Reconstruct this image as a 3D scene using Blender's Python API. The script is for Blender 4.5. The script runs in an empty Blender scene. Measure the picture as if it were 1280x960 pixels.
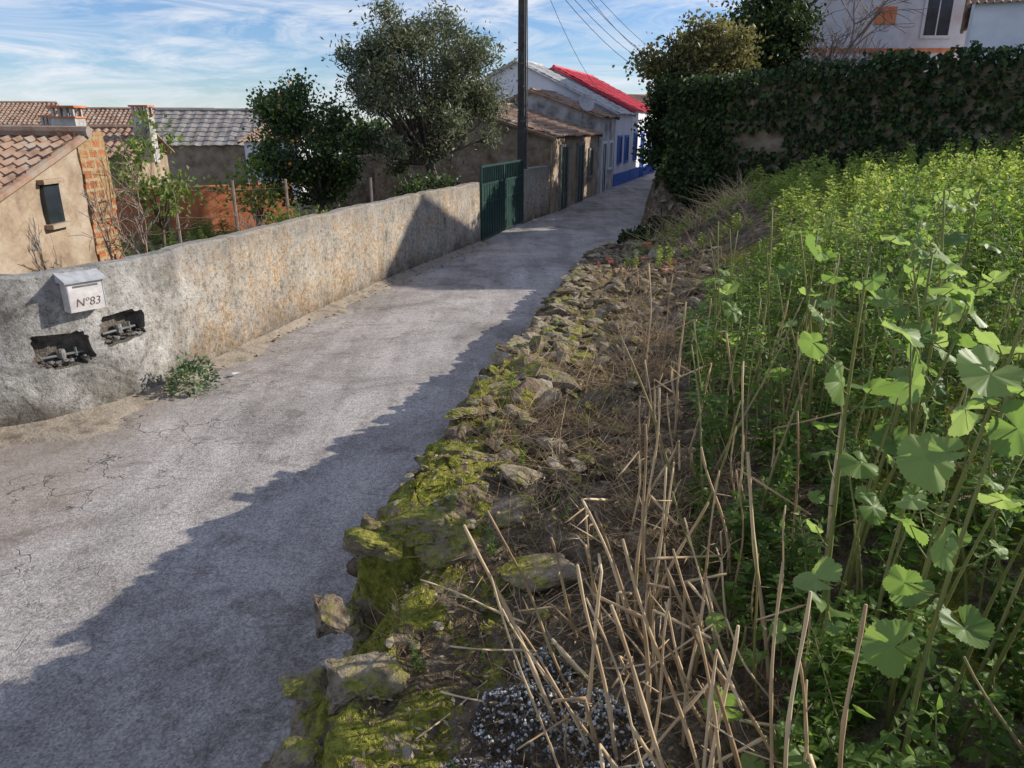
import bpy, math, random, bmesh
import numpy as np
from mathutils import Vector, noise, Matrix
random.seed(7); rng=np.random.default_rng(7)
scene=bpy.context.scene
scene.view_settings.view_transform='Standard'
scene.view_settings.look='None'
scene.view_settings.exposure=0
# ------------------------------------------------------------ helpers
def link(o,parent=None):
    scene.collection.objects.link(o)
    if parent: o.parent=parent
    return o
def empty(name,loc=(0,0,0)):
    o=bpy.data.objects.new(name,None); o.location=loc; return link(o)
class Buf:
    def __init__(s): s.v=[];s.f3=[];s.f4=[];s.m3=[];s.m4=[];s.t=[];s.n=0
    def add(s,V,f3=None,f4=None,tint=0.5,mat=0):
        V=np.asarray(V,float).reshape(-1,3); k=len(V)
        if f3 is not None and len(f3):
            f=np.asarray(f3,int)+s.n; s.f3.append(f); s.m3.append(np.full(len(f),mat))
        if f4 is not None and len(f4):
            f=np.asarray(f4,int)+s.n; s.f4.append(f); s.m4.append(np.full(len(f),mat))
        s.v.append(V); s.t.append(np.full(k,tint) if np.isscalar(tint) else np.asarray(tint)); s.n+=k
    def inst(s,T,R,P,tints,mat=0):
        V,f3,f4=T; k=len(V); N=len(P)
        if N==0: return
        VV=np.einsum('nij,kj->nki',R,V)+P[:,None,:]
        off=(np.arange(N)*k)[:,None,None]
        a=(np.asarray(f3,int)[None]+off).reshape(-1,3) if len(f3) else None
        b=(np.asarray(f4,int)[None]+off).reshape(-1,4) if len(f4) else None
        s.add(VV.reshape(-1,3),a,b,np.repeat(tints,k),mat)
    def flat(s):
        z3=np.zeros((0,3),int); z4=np.zeros((0,4),int); z=np.zeros(0,int)
        return (np.concatenate(s.v),np.concatenate(s.f3) if s.f3 else z3,np.concatenate(s.f4) if s.f4 else z4,
                np.concatenate(s.m3) if s.m3 else z,np.concatenate(s.m4) if s.m4 else z,np.concatenate(s.t))
    def addflat(s,fl,R,p,dt=0):
        V,f3,f4,m3,m4,t=fl
        s.v.append(V@R.T+np.asarray(p)); s.t.append(t+dt)
        if len(f3): s.f3.append(f3+s.n); s.m3.append(m3)
        if len(f4): s.f4.append(f4+s.n); s.m4.append(m4)
        s.n+=len(V)
    def build(s,name,mats,parent=None,smooth=False):
        V,F3,F4,m3,m4,t=s.flat(); me=bpy.data.meshes.new(name)
        mi=np.concatenate([m3,m4]).astype(np.int32)
        me.vertices.add(len(V)); me.vertices.foreach_set('co',V.astype(np.float32).ravel())
        L=np.concatenate([F3.ravel(),F4.ravel()]).astype(np.int32)
        me.loops.add(len(L)); me.loops.foreach_set('vertex_index',L)
        n3,n4=len(F3),len(F4)
        me.polygons.add(n3+n4)
        st=np.concatenate([np.arange(n3)*3,n3*3+np.arange(n4)*4]).astype(np.int32)
        me.polygons.foreach_set('loop_start',st)
        me.polygons.foreach_set('material_index',mi)
        me.polygons.foreach_set('use_smooth',np.full(n3+n4,smooth))
        me.update(calc_edges=True)
        at=me.attributes.new('tint','FLOAT','POINT'); at.data.foreach_set('value',t.astype(np.float32))
        for m in mats: me.materials.append(m)
        o=bpy.data.objects.new(name,me)
        return link(o,parent)
def nrm(a): return a/np.maximum(np.linalg.norm(a,axis=-1,keepdims=True),1e-9)
def frames(D,U):
    x=nrm(D); y=nrm(np.cross(U,x)); z=np.cross(x,y)
    return np.stack([x,y,z],axis=-1)
def tube(pts,rad,sides=5,cap=True):
    pts=np.asarray(pts,float); n=len(pts)
    if np.isscalar(rad): rad=np.full(n,rad)
    T=nrm(np.gradient(pts,axis=0)); ref=np.array([0.31,0.17,0.93])
    if abs(T[0]@nrm(ref))>.9: ref=np.array([1,0,0.1])
    A=nrm(np.cross(T,ref)); B=np.cross(T,A)
    an=np.arange(sides)/sides*2*np.pi
    V=(pts[:,None]+np.asarray(rad)[:,None,None]*(np.cos(an)[None,:,None]*A[:,None]+np.sin(an)[None,:,None]*B[:,None])).reshape(-1,3)
    f=[]
    for i in range(n-1):
        for j in range(sides):
            k=(j+1)%sides
            f.append((i*sides+j,i*sides+k,(i+1)*sides+k,(i+1)*sides+j))
    f3=[]
    if cap:
        V=np.vstack([V,pts[-1:],pts[:1]]); c=n*sides
        for j in range(sides):
            f3.append(((n-1)*sides+j,(n-1)*sides+(j+1)%sides,c)); f3.append(((j+1)%sides,j,c+1))
    return V,f3,f
def box(b,c,s,R=None,mat=0,tint=.5):
    x,y,z=np.array(s)/2
    V=np.array([(-x,-y,-z),(x,-y,-z),(x,y,-z),(-x,y,-z),(-x,-y,z),(x,-y,z),(x,y,z),(-x,y,z)])
    if R is not None: V=V@np.array(R).T
    b.add(V+np.array(c),None,[(0,3,2,1),(4,5,6,7),(0,1,5,4),(1,2,6,5),(2,3,7,6),(3,0,4,7)],tint,mat)
def rotz(a): c,s=math.cos(a),math.sin(a); return np.array([[c,-s,0],[s,c,0],[0,0,1]])
def rot3(a,b,c): return np.array(Matrix.Rotation(a,3,'X'))@np.array(Matrix.Rotation(b,3,'Y'))@rotz(c)
def fbm(x,y,z=0,o=4): return noise.fractal(Vector((x,y,z)),1.0,2.0,o)
# ------------------------------------------------------------ materials
def newmat(name):
    m=bpy.data.materials.new(name); m.use_nodes=True; nt=m.node_tree
    return m,nt,nt.nodes['Principled BSDF']
def N(nt,t,**k):
    n=nt.nodes.new(t)
    for a,b in k.items():
        if a in n.inputs: n.inputs[a].default_value=b
        else: setattr(n,a,b)
    return n
def ramp(nt,fac,stops):
    r=nt.nodes.new('ShaderNodeValToRGB'); e=r.color_ramp.elements
    while len(e)<len(stops): e.new(.5)
    for i,(p,c) in enumerate(stops):
        e[i].position=p
        if not hasattr(c,'__len__'): c=(c,c,c)
        e[i].color=(*c[:3],1)
    nt.links.new(fac,r.inputs[0]); return r.outputs[0]
def pos(nt):
    g=nt.nodes.get('GEO') or nt.nodes.new('ShaderNodeNewGeometry'); g.name='GEO'; return g.outputs['Position']
def nz(nt,scale,detail=4,rough=.6,dist=0,vec=None):
    n=N(nt,'ShaderNodeTexNoise'); n.inputs['Scale'].default_value=scale; n.inputs['Detail'].default_value=min(detail,5)
    n.inputs['Roughness'].default_value=rough; n.inputs['Distortion'].default_value=dist
    if vec is None: vec=pos(nt)
    nt.links.new(vec,n.inputs['Vector']); return n.outputs[0]
def mix(nt,f,a,b,mode='MIX'):
    m=nt.nodes.new('ShaderNodeMix'); m.data_type='RGBA'; m.blend_type=mode
    for s,v in ((0,f),(6,a),(7,b)):
        if hasattr(v,'links') or hasattr(v,'node'): nt.links.new(v,m.inputs[s])
        else: m.inputs[s].default_value=v if s==0 else (*v[:3],1)
    return m.outputs[2]
def mth(nt,op,a,b=0.0):
    m=nt.nodes.new('ShaderNodeMath'); m.operation=op
    for i,v in enumerate((a,b)):
        if hasattr(v,'node'): nt.links.new(v,m.inputs[i])
        else: m.inputs[i].default_value=v
    return m.outputs[0]
def bump(nt,p,h,strength=.5,dist=.02):
    b=nt.nodes.new('ShaderNodeBump'); b.inputs['Strength'].default_value=strength; b.inputs['Distance'].default_value=dist
    nt.links.new(h,b.inputs['Height']); nt.links.new(b.outputs[0],p.inputs['Normal'])
def simple(name,c1,c2,scale=3,rough=.85,bs=.4,bd=.01,c3=None,bscale=None):
    m,nt,p=newmat(name); n=nz(nt,scale,6)
    st=[(.35,c1),(.65,c2)] if c3 is None else [(.32,c1),(.5,c2),(.68,c3)]
    nt.links.new(ramp(nt,n,st),p.inputs['Base Color']); p.inputs['Roughness'].default_value=rough
    bump(nt,p,nz(nt,bscale or scale*6,4),bs,bd); return m
def leafmat(name,stops,trans=.35,rough=.5,spec=.3,gain=1.9):
    m,nt,p=newmat(name); a=N(nt,'ShaderNodeAttribute',attribute_name='tint')
    n=nz(nt,1.3,2); f=mth(nt,'ADD',a.outputs['Fac'],mth(nt,'MULTIPLY',mth(nt,'SUBTRACT',n,.5),.5))
    c=ramp(nt,f,stops); nt.links.new(c,p.inputs['Base Color']); p.inputs['Roughness'].default_value=rough
    p.inputs['Specular IOR Level'].default_value=spec
    if trans<=0: return m
    t=nt.nodes.new('ShaderNodeBsdfTranslucent')
    sc=mix(nt,1.0,c,(gain,gain,gain*.7),'MULTIPLY')
    nt.links.new(sc,t.inputs[0]); ms=nt.nodes.new('ShaderNodeMixShader'); ms.inputs[0].default_value=trans
    nt.links.new(p.outputs[0],ms.inputs[1]); nt.links.new(t.outputs[0],ms.inputs[2])
    nt.links.new(ms.outputs[0],nt.nodes['Material Output'].inputs[0]); return m
def maprange(nt,v,a,b):
    m=N(nt,'ShaderNodeMapRange'); m.inputs['From Min'].default_value=a; m.inputs['From Max'].default_value=b; nt.links.new(v,m.inputs['Value']); return m.outputs[0]
def asphalt():
    m,nt,p=newmat('worn_asphalt')
    big=ramp(nt,nz(nt,.55,6,.7,.8),[(.3,(.23,.205,.185)),(.45,(.39,.355,.33)),(.56,(.47,.43,.405)),(.72,(.57,.525,.485))])
    v=N(nt,'ShaderNodeTexVoronoi'); v.inputs['Scale'].default_value=85; nt.links.new(pos(nt),v.inputs['Vector'])
    peb=ramp(nt,v.outputs['Color'],[(.15,(.5,.49,.48)),(.5,(.97,.97,.97)),(.85,(1.5,1.46,1.42))])
    c=mix(nt,.65,big,peb,'MULTIPLY')
    c=mix(nt,.5,c,ramp(nt,nz(nt,24,5,.8),[(.36,(.5,.48,.46)),(.5,(1,1,1)),(.66,(1.2,1.2,1.17))]),'MULTIPLY')
    c=mix(nt,.75,c,ramp(nt,nz(nt,2.3,6,.78,.9),[(.34,(.5,.47,.44)),(.46,(1,1,1))]),'MULTIPLY')
    mp=nt.nodes.new('ShaderNodeMapping'); mp.inputs['Scale'].default_value=(2.2,.35,1); mp.inputs['Rotation'].default_value=(0,0,.2); nt.links.new(pos(nt),mp.inputs[0])
    c=mix(nt,.5,c,ramp(nt,nz(nt,1.0,5,.6,.3,mp.outputs[0]),[(.36,(.55,.54,.53)),(.55,(1.05,1.05,1.04))]),'MULTIPLY')
    v=N(nt,'ShaderNodeTexVoronoi',feature='DISTANCE_TO_EDGE'); v.inputs['Scale'].default_value=2.2
    wn=N(nt,'ShaderNodeTexNoise'); wn.inputs['Scale'].default_value=4; wn.inputs['Detail'].default_value=5; nt.links.new(pos(nt),wn.inputs['Vector'])
    va=nt.nodes.new('ShaderNodeVectorMath'); va.operation='MULTIPLY_ADD'; nt.links.new(wn.outputs['Color'],va.inputs[0]); va.inputs[1].default_value=(.5,.5,.5)
    nt.links.new(pos(nt),va.inputs[2]); nt.links.new(va.outputs[0],v.inputs['Vector'])
    ck=ramp(nt,v.outputs['Distance'],[(.004,1),(.02,0)])
    s=nt.nodes.new('ShaderNodeSeparateXYZ'); nt.links.new(pos(nt),s.inputs[0])
    lf=maprange(nt,s.outputs[0],-2.2,-3.4)
    mk=ramp(nt,nz(nt,.9,3),[(.46,0),(.54,1)]); cm=mth(nt,'MULTIPLY',mth(nt,'MULTIPLY',ck,mk),lf)
    df=mth(nt,'MULTIPLY',maprange(nt,mth(nt,'ADD',s.outputs[0],mth(nt,'MULTIPLY',nz(nt,1.5,5,.7),2.0)),-2.2,-3.0),.8)
    c=mix(nt,df,c,mix(nt,.55,c,(.28,.21,.15)))
    c=mix(nt,mth(nt,'MULTIPLY',cm,.75),c,(.08,.07,.06)); nt.links.new(c,p.inputs['Base Color']); p.inputs['Roughness'].default_value=.9; p.inputs['Specular IOR Level'].default_value=.3
    bump(nt,p,mth(nt,'SUBTRACT',nz(nt,70,3,.8),cm),.8,.012); return m
M_ROAD=asphalt()
M_VERGE=simple('dirt_verge_mat',(.20,.155,.11),(.36,.30,.23),3.6,.95,.9,.02,(.15,.115,.08),30)
def wallmat():
    m,nt,p=newmat('lichen_plaster')
    s=nt.nodes.new('ShaderNodeSeparateXYZ'); nt.links.new(pos(nt),s.inputs[0])
    base=ramp(nt,nz(nt,1.8,6,.75,.8),[(.3,(.20,.185,.165)),(.44,(.40,.38,.35)),(.55,(.58,.555,.52)),(.68,(.74,.72,.68))])
    yf=maprange(nt,mth(nt,'ADD',s.outputs['Y'],mth(nt,'MULTIPLY',nz(nt,1.5,4),1.6)),8.6,10.2)
    och=ramp(nt,nz(nt,3.6,6,.82),[(.34,(.24,.20,.16)),(.44,(.46,.385,.295)),(.51,(.58,.50,.40)),(.56,(.48,.28,.115)),(.62,(.58,.50,.40)),(.74,(.74,.69,.61))])
    om=ramp(nt,nz(nt,.9,4,.6),[(.3,.45),(.6,.95)])
    c=mix(nt,mth(nt,'MULTIPLY',yf,om),base,och)
    c=mix(nt,.9,c,ramp(nt,nz(nt,16,6,.85),[(.38,(.42,.40,.37)),(.5,(1,1,1)),(.7,(1.15,1.15,1.12))]),'MULTIPLY')
    mp=nt.nodes.new('ShaderNodeMapping'); mp.inputs['Scale'].default_value=(3,3,.7); nt.links.new(pos(nt),mp.inputs[0])
    c=mix(nt,.35,c,ramp(nt,nz(nt,1.2,5,.7,0,mp.outputs[0]),[(.4,(.5,.48,.45)),(.55,(1,1,1))]),'MULTIPLY')
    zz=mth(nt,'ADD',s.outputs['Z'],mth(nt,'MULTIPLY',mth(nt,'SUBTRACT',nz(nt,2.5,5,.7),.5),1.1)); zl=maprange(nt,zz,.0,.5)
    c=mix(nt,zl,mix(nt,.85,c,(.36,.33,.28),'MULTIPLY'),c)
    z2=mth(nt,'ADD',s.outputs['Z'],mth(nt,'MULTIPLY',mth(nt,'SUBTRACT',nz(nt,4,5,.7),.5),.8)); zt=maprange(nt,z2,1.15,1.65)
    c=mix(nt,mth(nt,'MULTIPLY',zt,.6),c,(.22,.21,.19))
    nt.links.new(c,p.inputs['Base Color']); p.inputs['Roughness'].default_value=.95; p.inputs['Specular IOR Level'].default_value=.2
    bump(nt,p,mth(nt,'ADD',nz(nt,3,6,.65),mth(nt,'MULTIPLY',nz(nt,40,5,.75),.5)),1,.05); return m
M_WALL=wallmat()
def bankmat():
    m,nt,p=newmat('bank_soil_moss')
    a=N(nt,'ShaderNodeAttribute',attribute_name='tint')
    soil=ramp(nt,nz(nt,9,6,.8),[(.3,(.06,.043,.028)),(.46,(.17,.125,.08)),(.58,(.30,.235,.165)),(.72,(.42,.36,.27))])
    moss=ramp(nt,nz(nt,22,6,.8),[(.3,(.07,.075,.015)),(.44,(.19,.195,.035)),(.56,(.35,.34,.06)),(.7,(.48,.44,.10))])
    f=mth(nt,'ADD',a.outputs['Fac'],mth(nt,'MULTIPLY',mth(nt,'SUBTRACT',nz(nt,2.8,6,.8),.5),3.6))
    f=ramp(nt,f,[(.48,0),(.66,1)])
    nt.links.new(mix(nt,f,soil,moss),p.inputs['Base Color']); p.inputs['Roughness'].default_value=1
    p.inputs['Specular IOR Level'].default_value=.1
    bump(nt,p,mth(nt,'ADD',nz(nt,12,6,.75),mth(nt,'MULTIPLY',nz(nt,70,3,.7),.6)),1,.05); return m
M_BANK=bankmat()
def rockmat():
    m,nt,p=newmat('rubble_rock'); a=N(nt,'ShaderNodeAttribute',attribute_name='tint')
    c=ramp(nt,mth(nt,'ADD',mth(nt,'MULTIPLY',a.outputs['Fac'],.45),mth(nt,'MULTIPLY',nz(nt,9,6,.75),.55)),[(.25,(.12,.085,.055)),(.42,(.28,.21,.14)),(.58,(.40,.32,.225)),(.8,(.54,.46,.35))])
    lic=ramp(nt,nz(nt,22,5,.75),[(.56,0),(.64,1)]); c=mix(nt,mth(nt,'MULTIPLY',lic,.5),c,(.50,.46,.38))
    dk=ramp(nt,nz(nt,14,5,.75),[(.36,(.35,.32,.28)),(.5,(1,1,1))]); c=mix(nt,.8,c,dk,'MULTIPLY')
    g=nt.nodes.get('GEO'); s=nt.nodes.new('ShaderNodeSeparateXYZ'); nt.links.new(g.outputs['Normal'],s.inputs[0])
    sp=nt.nodes.new('ShaderNodeSeparateXYZ'); nt.links.new(pos(nt),sp.inputs[0])
    nearf=mth(nt,'MULTIPLY',maprange(nt,sp.outputs[1],12,5),.07)
    f=mth(nt,'ADD',mth(nt,'ADD',mth(nt,'MULTIPLY',s.outputs['Z'],.20),nearf),mth(nt,'MULTIPLY',nz(nt,2.6,6,.8),1.15)); f=ramp(nt,f,[(.79,0),(.90,1)])
    mo=ramp(nt,nz(nt,30,5,.8),[(.3,(.08,.085,.018)),(.45,(.22,.215,.04)),(.56,(.37,.35,.07)),(.7,(.48,.44,.11))]); c=mix(nt,f,c,mo)
    nt.links.new(c,p.inputs['Base Color']); p.inputs['Roughness'].default_value=.95; p.inputs['Specular IOR Level'].default_value=.15
    bump(nt,p,mth(nt,'ADD',nz(nt,28,5,.75),nz(nt,7,3)),1,.035); return m
M_ROCK=rockmat()
M_STONEWALL=simple('old_stone_masonry',(.12,.085,.055),(.26,.19,.125),2.5,.95,1,.06,(.36,.29,.22),7)
M_GARDEN=simple('garden_ground_mat',(.07,.10,.02),(.18,.14,.08),1.2,1,.8,.05,(.12,.18,.035),6)
M_TILE=simple('clay_tile',(.15,.095,.07),(.34,.21,.14),2.6,.9,.6,.02,(.32,.28,.23),20)
M_TILEG=simple('grey_roof',(.22,.19,.17),(.36,.33,.30),2,.9,.4,.02)
M_RED=simple('red_painted_tile',(.50,.03,.05),(.62,.06,.08),3,.6,.2,.01)
M_WHITE=simple('white_limewash',(.68,.70,.74),(.82,.83,.86),1.2,.85,.2,.01)
M_OLDWHITE=simple('weathered_whitewash',(.18,.16,.14),(.48,.45,.42),1.6,.95,.6,.03,(.64,.62,.58),9)
M_CREAM=simple('tan_plaster',(.22,.155,.105),(.38,.28,.19),2.1,.95,.8,.03,(.46,.38,.29),12)
M_BLUE=simple('blue_paint',(.03,.12,.5),(.05,.17,.6),4,.6,.1,.005)
M_GREEN=simple('green_metal_paint',(.008,.035,.028),(.016,.06,.045),3,.5,.2,.003)
M_GLASS=simple('dark_glass',(.02,.025,.03),(.04,.05,.06),2,.15,.05,.001)
M_WOOD=simple('dark_creosote',(.04,.035,.032),(.085,.075,.068),5,.8,.5,.01)
M_BARK=simple('bark',(.09,.07,.05),(.2,.16,.12),8,.95,1,.02)
M_TWIG=simple('pale_twig_bark',(.22,.16,.13),(.34,.27,.22),8,.95,.5,.01)
M_METAL=simple('grey_metal',(.12,.12,.12),(.20,.20,.19),12,.6,.1,.002)
M_LID=simple('lid_metal',(.36,.36,.36),(.5,.5,.5),12,.5,.2,.002)
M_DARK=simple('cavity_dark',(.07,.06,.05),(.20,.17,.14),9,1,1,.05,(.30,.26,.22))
M_CONC=simple('rough_concrete',(.18,.17,.155),(.30,.28,.255),8,.95,.8,.02)
M_YEL=simple('yellow_paint',(.45,.30,.05),(.6,.42,.09),9,.7,.3,.004)
M_BOX=simple('mailbox_paint',(.52,.47,.44),(.74,.70,.67),7,.5,.3,.003)
M_INK=simple('brown_ink',(.10,.05,.04),(.17,.08,.06),10,.7,.1,.001)
M_TERRA=simple('terracotta_wall',(.50,.15,.06),(.68,.26,.12),4,.9,.5,.02)
M_ROOFW=simple('pale_roof',(.40,.38,.37),(.58,.57,.56),3,.8,.3,.02)
def brickmat():
    m,nt,p=newmat('exposed_brick'); b=N(nt,'ShaderNodeTexBrick')
    b.inputs['Color1'].default_value=(.48,.16,.06,1); b.inputs['Color2'].default_value=(.30,.11,.045,1); b.inputs['Mortar'].default_value=(.42,.33,.20,1)
    b.inputs['Scale'].default_value=1; b.inputs['Mortar Size'].default_value=.025; b.inputs['Brick Width'].default_value=.3; b.inputs['Row Height'].default_value=.17
    s=nt.nodes.new('ShaderNodeSeparateXYZ'); nt.links.new(pos(nt),s.inputs[0]); c=nt.nodes.new('ShaderNodeCombineXYZ')
    w_=mth(nt,'MULTIPLY',nz(nt,4,3),.08)
    nt.links.new(mth(nt,'ADD',mth(nt,'ADD',s.outputs[1],s.outputs[0]),w_),c.inputs[0]); nt.links.new(mth(nt,'ADD',s.outputs[2],w_),c.inputs[1]); nt.links.new(c.outputs[0],b.inputs['Vector'])
    k=mix(nt,ramp(nt,nz(nt,2.2,6,.75),[(.47,0),(.55,.8)]),b.outputs[0],(.40,.27,.13)); k=mix(nt,.7,k,ramp(nt,nz(nt,11,5,.8),[(.36,(.4,.38,.35)),(.52,(1,1,1))]),'MULTIPLY')
    nt.links.new(k,p.inputs['Base Color']); p.inputs['Roughness'].default_value=.95
    bump(nt,p,nz(nt,20,5),.9,.03); return m
M_BRICK=brickmat()
G1=leafmat('weed_leaf',[(.0,(.055,.10,.02)),(.35,(.11,.185,.035)),(.7,(.18,.275,.06)),(1,(.29,.36,.11))],.44)
G_MAL=leafmat('mallow_leaf',[(.0,(.10,.17,.045)),(.5,(.19,.28,.08)),(1,(.30,.39,.14))],.45,.45)
G_STEM=leafmat('weed_stem',[(.0,(.15,.16,.04)),(.5,(.29,.29,.09)),(1,(.40,.31,.16))],.1,.6)
G_DRY=leafmat('dry_stalk',[(.0,(.22,.13,.07)),(.5,(.54,.37,.20)),(1,(.78,.60,.37))],.08,.7)
G_LITTER=leafmat('dead_leaf_litter',[(.0,(.10,.065,.04)),(.5,(.30,.21,.12)),(1,(.50,.40,.26))],.1,.8)
G_FIELD=leafmat('field_leaf',[(.0,(.13,.19,.035)),(.4,(.26,.34,.07)),(1,(.44,.48,.16))],.45)
G_OLIVE=leafmat('olive_leaf',[(.0,(.05,.06,.03)),(.5,(.125,.14,.08)),(1,(.28,.30,.21))],.25,.4)
G_ORANGE=leafmat('citrus_leaf',[(.0,(.022,.04,.012)),(.5,(.05,.085,.022)),(1,(.14,.19,.06))],.3,.35,.5)
G_IVY=leafmat('ivy_leaf',[(.0,(.012,.022,.008)),(.5,(.030,.053,.015)),(1,(.09,.13,.035))],.22,.5,.25)
G_IVYB=leafmat('ivy_tree_leaf',[(.0,(.06,.06,.024)),(.5,(.16,.15,.06)),(1,(.31,.26,.11))],.35,.45)
G_LIGHT=leafmat('light_shrub_leaf',[(.0,(.07,.11,.025)),(.5,(.17,.23,.06)),(1,(.30,.34,.11))],.4)
G_GRASS=leafmat('grass_tuft_leaf',[(.0,(.09,.11,.018)),(.5,(.25,.26,.04)),(1,(.46,.42,.12))],.35)
M_SHELL=leafmat('shell_mat',[(.0,(.04,.037,.033)),(.45,(.13,.12,.10)),(.55,(.40,.38,.35)),(1,(.70,.68,.65))],.0,.6)
# ------------------------------------------------------------ world, sun, camera
EL=math.radians(27); AZ=math.radians(76)
S=Vector((math.cos(EL)*math.sin(AZ),math.cos(EL)*math.cos(AZ),math.sin(EL)))
w=bpy.data.worlds.new('World'); scene.world=w; w.use_nodes=True; nt=w.node_tree
bg=nt.nodes['Background']; sky=N(nt,'ShaderNodeTexSky',sky_type='NISHITA'); sky.sun_disc=False
sky.sun_elevation=EL; sky.sun_rotation=AZ; sky.air_density=1.0; sky.dust_density=.0; sky.ozone_density=3.5
tc=nt.nodes.new('ShaderNodeTexCoord'); mp=nt.nodes.new('ShaderNodeMapping'); nt.links.new(tc.outputs['Generated'],mp.inputs[0])
mp.inputs['Scale'].default_value=(2.4,3.2,12.0); mp.inputs['Rotation'].default_value=(0,.30,.3)
cn=nz(nt,1.9,5,.68,1.2,mp.outputs[0]); cf=ramp(nt,cn,[(.40,0),(.50,.35),(.66,1)])
tint=mix(nt,1.0,sky.outputs[0],(.82,.93,1.17),'MULTIPLY')
skyc=mix(nt,mth(nt,'MULTIPLY',cf,.88),tint,(7.2,7.5,8.1)); nt.links.new(skyc,bg.inputs[0]); bg.inputs[1].default_value=.118
sd=bpy.data.lights.new('sun','SUN'); sd.energy=5; sd.angle=math.radians(.5); sd.color=(1,.94,.84)
so=bpy.data.objects.new('sun',sd); so.rotation_euler=S.to_track_quat('Z','Y').to_euler(); so.location=(20,20,30); link(so)
cd=bpy.data.cameras.new('camera'); cd.lens=36*931/1280; cd.sensor_width=36; cd.clip_end=3000; cd.clip_start=.05
co=bpy.data.objects.new('camera',cd); co.location=(0,0,2.9); co.rotation_euler=(math.radians(90-19.2),0,0); link(co); scene.camera=co
# ------------------------------------------------------------ ground & road
b=Buf(); b.add([(-900,-900,-.02),(900,-900,-.02),(900,900,-.02),(-900,900,-.02)],None,[(0,1,2,3)]); b.build('ground',[M_GARDEN])
RY=[-8,0,2.3,3.1,4.5,6.3,9,11.4,16,18,21,23.4,33,44,55,75]
RX=[-1.3,-1.15,-1.05,-.84,-.50,-.20,.14,.5,1.5,2.3,3.5,4.1,5.9,9,13,21]
def xr(y): return float(np.interp(y,RY,RX))
LY=[-8,4,6.0,6.75,7.05,7.4,7.85,8.5,9.11,11.8,14.19,19.3,23.4,26,29.5,38.7,44.7,50,75]
LX=[-16,-9.5,-6.5,-5.11,-4.7,-4.36,-4.1,-3.93,-3.8,-3.12,-2.47,-.82,.25,1.23,2.17,5.24,7.4,9.07,17.5]
ys=np.concatenate([np.arange(-8,30,.4),np.arange(30,76,1.5)])
V=[];F=[];K=9
for y in ys:
    xl=float(np.interp(y,LY,LX))-.05; x2=xr(y)+.3
    for j in range(K):
        t=j/(K-1); V.append((xl+(x2-xl)*t,y,.006+.03*math.sin(math.pi*t)))
for i in range(len(ys)-1):
    for j in range(K-1): a=i*K+j; F.append((a,a+1,a+K+1,a+K))
b=Buf(); b.add(V,None,F); b.build('road',[M_ROAD],smooth=True)
WP=[(-13,2.6),(-9.5,4.45),(-6.5,6.02),(-5.11,6.76),(-4.7,7.04),(-4.36,7.4),(-4.1,7.88),(-3.93,8.5),(-3.78,9.2),(-3.12,11.8),(-2.47,14.19),(-1.66,16.7),(-.82,19.3)]
def path(pts,step=.12):
    out=[]; P=[Vector((*p,0)) for p in pts]
    for i in range(len(P)-1):
        p0=P[max(i-1,0)];p1=P[i];p2=P[i+1];p3=P[min(i+2,len(P)-1)]
        n=max(1,int((p2-p1).length/step))
        for k in range(n):
            t=k/n; out.append(.5*((2*p1)+(-p0+p2)*t+(2*p0-5*p1+4*p2-p3)*t*t+(-p0+3*p1-3*p2+p3)*t**3))
    out.append(P[-1]); return np.array([(q.x,q.y) for q in out])
def sweepwall(name,pts,top,th,mat,parent=None,amp=.016,step=.12,z0=-.1,nzs=13):
    C=path(pts,step)
    T=nrm(np.gradient(C,axis=0)); Nn=np.stack([T[:,1],-T[:,0]],-1)
    V=[];F=[]
    for i,(c,n) in enumerate(zip(C,Nn)):
        tt=top+.03*fbm(c[0]*1.5,c[1]*1.5)+.012*fbm(c[0]*8,c[1]*8)
        ring=[]
        for k in range(nzs):
            z=z0+(tt-z0)*k/(nzs-1); off=amp*fbm(c[0]*2,c[1]*2,z*2)+.006*fbm(c[0]*9,c[1]*9,z*9)
            ring.append((c[0]+n[0]*off,c[1]+n[1]*off,z-(0.018 if k==nzs-1 else 0)))
        q=c-n*.03; ring.append((q[0],q[1],tt+.006)); q=c-n*(th-.03); ring.append((q[0],q[1],tt+.008))
        q=c-n*th
        for z in (tt-.015,z0): ring.append((q[0],q[1],z))
        V+=ring
    R=nzs+4
    for i in range(len(C)-1):
        for j in range(R):
            a=i*R+j;k=i*R+(j+1)%R; F.append((a,a+R,k+R,k))
    me=bpy.data.meshes.new(name); F.append(tuple(range(R))); F.append(tuple(reversed([(len(C)-1)*R+j for j in range(R)])))
    me.from_pydata(V,[],F); me.materials.append(mat)
    bm=bmesh.new(); bm.from_mesh(me); bmesh.ops.recalc_face_normals(bm,faces=bm.faces); bm.to_mesh(me); bm.free()
    o=bpy.data.objects.new(name,me); link(o,parent)
    return o,C,Nn
wallE=empty('plaster_boundary_wall')
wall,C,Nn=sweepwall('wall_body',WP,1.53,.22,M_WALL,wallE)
def wpt(x,y):
    i=int(np.argmin(np.hypot(C[:,0]-x,C[:,1]-y))); return C[i],Nn[i]
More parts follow.
